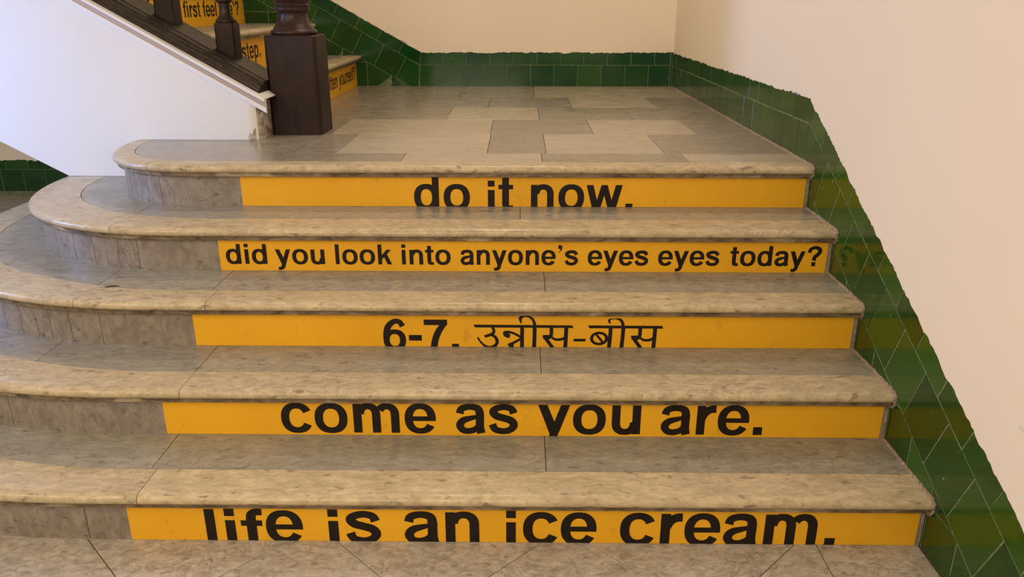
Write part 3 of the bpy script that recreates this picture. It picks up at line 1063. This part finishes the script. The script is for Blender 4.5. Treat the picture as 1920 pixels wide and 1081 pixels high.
def block(name, x0, x1, y0, y1, zb, zt, ch, mat, parent, rough=0.0):
    """square timber with chamfered arrises; zb may be a function of x."""
    f = zb if callable(zb) else (lambda x: zb)
    P = [(x0 + ch, y0), (x1 - ch, y0), (x1, y0 + ch), (x1, y1 - ch), (x1 - ch, y1), (x0 + ch, y1), (x0, y1 - ch), (x0, y0 + ch)]
    n = len(P)
    rows = [None, 0.25, 0.5, 0.75, 1.0]
    V = []
    for r in rows:
        for (x, y) in P:
            z = f(x) if r is None else f(x) + (zt - 0.006 - f(x)) * r
            V.append((x + random.uniform(-rough, rough), y + random.uniform(-rough, rough), z))
    cx, cy = (x0 + x1) / 2, (y0 + y1) / 2
    for (x, y) in P:
        V.append((cx + (x - cx) * 0.95, cy + (y - cy) * 0.95, zt))
    F = [tuple(reversed(range(n)))]
    for k in range(5):
        for i in range(n):
            j = (i + 1) % n
            F.append((k * n + i, k * n + j, (k + 1) * n + j, (k + 1) * n + i))
    F.append(tuple(range(5 * n, 6 * n)))
    return obj(name, V, F, mat, parent, smooth=28)


newel = empty('newel_post', (0.044, 1.835, ZL))
tag(newel, 'thick dark wooden newel post with a turned shaft standing on the landing edge', 'post')
block('post_block', -0.064, 0.152, 1.73, 1.94, ZL + .0003, 1.186, 0.013, M['wood_block'], newel, 0.0015)
zz = 1.186
turned('turned_shaft', 0.040, 1.835, [(0.092, zz), (0.097, zz + .004), (0.099, zz + .010), (0.096, zz + .018), (0.088, zz + .021), (0.086, zz + .024), (0.084, zz + .028), (0.074, zz + .040),
                                      (0.066, zz + .055), (0.0615, zz + .075), (0.0615, zz + .086), (0.065, zz + .093), (0.072, zz + .095), (0.0745, zz + .101), (0.0745, zz + .108), (0.069, zz + .111),
                                      (0.070, zz + .114), (0.073, zz + .118), (0.070, zz + .123), (0.068, zz + .127), (0.080, zz + .139), (0.092, zz + .158), (0.100, zz + .19), (0.100, zz + .23),
                                      (0.085, zz + .29), (0.06, zz + .35), (0.055, zz + .42), (0.06, zz + .45), (0.085, zz + .475), (0.09, zz + .485), (0.09, zz + .50)], newel, M['wood'], 40)

block('top_block', -0.064, 0.152, 1.73, 1.94, zz + .50, zz + .80, 0.013, M['wood_block'], newel)
turned('finial', 0.044, 1.835, [(0.09, zz + .80), (0.095, zz + .812), (0.05, zz + .825), (0.04, zz + .84), (0.07, zz + .87), (0.08, zz + .91), (0.06, zz + .95), (0.01, zz + .975)], newel, M['wood'])
bal = empty('balustrade', (-0.7, 1.835, 0.95))
tag(bal, 'dark wooden stair balustrade with moulded bottom rail and turned balusters', 'balustrade')
slope_sweep('bottom_rail', [(1.612, 0.0005), (1.608, 0.004), (1.608, 0.012), (1.613, 0.016), (1.622, 0.017), (1.626, 0.012), (1.632, 0.012), (1.636, 0.024), (1.646, 0.030), (1.664, 0.031), (1.668, 0.026), (1.674, 0.026),
                            (1.680, 0.038), (1.705, 0.041), (1.709, 0.036), (1.716, 0.036), (1.722, 0.043), (1.925, 0.043), (1.945, 0.036), (1.955, 0.0005)], XE, -0.0655, M['rail'], bal, smooth=30)


def baluster(xc):
    bl = block('baluster', xc - 0.0415, xc + 0.0415, 1.79, 1.875, lambda x: zr(x) + 0.041, zr(xc) + 0.043 + 0.124, 0.007, M['wood_block'], bal, 0.0008)
    z = zr(xc) + 0.043 + 0.124
    turned('turned_shaft', xc, 1.8325, [(0.040, z), (0.044, z + .004), (0.044, z + .009), (0.040, z + .013), (0.037, z + .015), (0.034, z + .020), (0.026, z + .030), (0.0235, z + .045), (0.022, z + .060),
                                        (0.0235, z + .078), (0.030, z + .082), (0.033, z + .087), (0.034, z + .092), (0.030, z + .097), (0.027, z + .100), (0.034, z + .108), (0.041, z + .125), (0.043, z + .15),
                                        (0.038, z + .19), (0.028, z + .25), (0.021, z + .33), (0.018, z + .42), (0.020, z + .50), (0.03, z + .52), (0.022, z + .54), (0.022, z + .64)], bl, M['wood'], 24)


slope_sweep('handrail', [(1.80, 0.78), (1.79, 0.80), (1.785, 0.83), (1.80, 0.85), (1.8325, 0.857), (1.865, 0.85), (1.88, 0.83), (1.875, 0.80), (1.865, 0.78)], XE, -0.0655, M['wood'], bal, smooth=60)
for i in range(12):
    baluster(-0.246 - 0.243 * i)

# ------------------------------------------------------------------ small thing on the third tread
V, F = [], []
n = 10
for i in range(n + 1):
    t = i / n
    w = 0.0062 * math.sin(PI * min(1, max(0.02, t)) ** 0.8) + 0.0006
    x = -0.018 + 0.036 * t
    y = 0.004 * math.sin(t * 3) + 0.008 * t
    x, w = x * 1.15, w * 1.15
    V += [(x, y - w, 0.0006), (x, y, 0.0022 + 0.002 * math.sin(PI * t)), (x, y + w, 0.0006), (x, y, 0.0)]
for i in range(n):
    a = 4 * i
    for j in range(4):
        F.append((a + j, a + 4 + j, a + 4 + (j + 1) % 4, a + (j + 1) % 4))
F += [(0, 1, 2, 3), (4 * n + 3, 4 * n + 2, 4 * n + 1, 4 * n)]
lf = obj('dry_leaf', [(x - 0.287, y + 0.643, z + 3 * H + 0.0002) for x, y, z in V], F, M['leaf'], smooth=60)
tag(lf, 'small dark dry leaf fragment lying on the third tread near its rounded end', 'leaf')
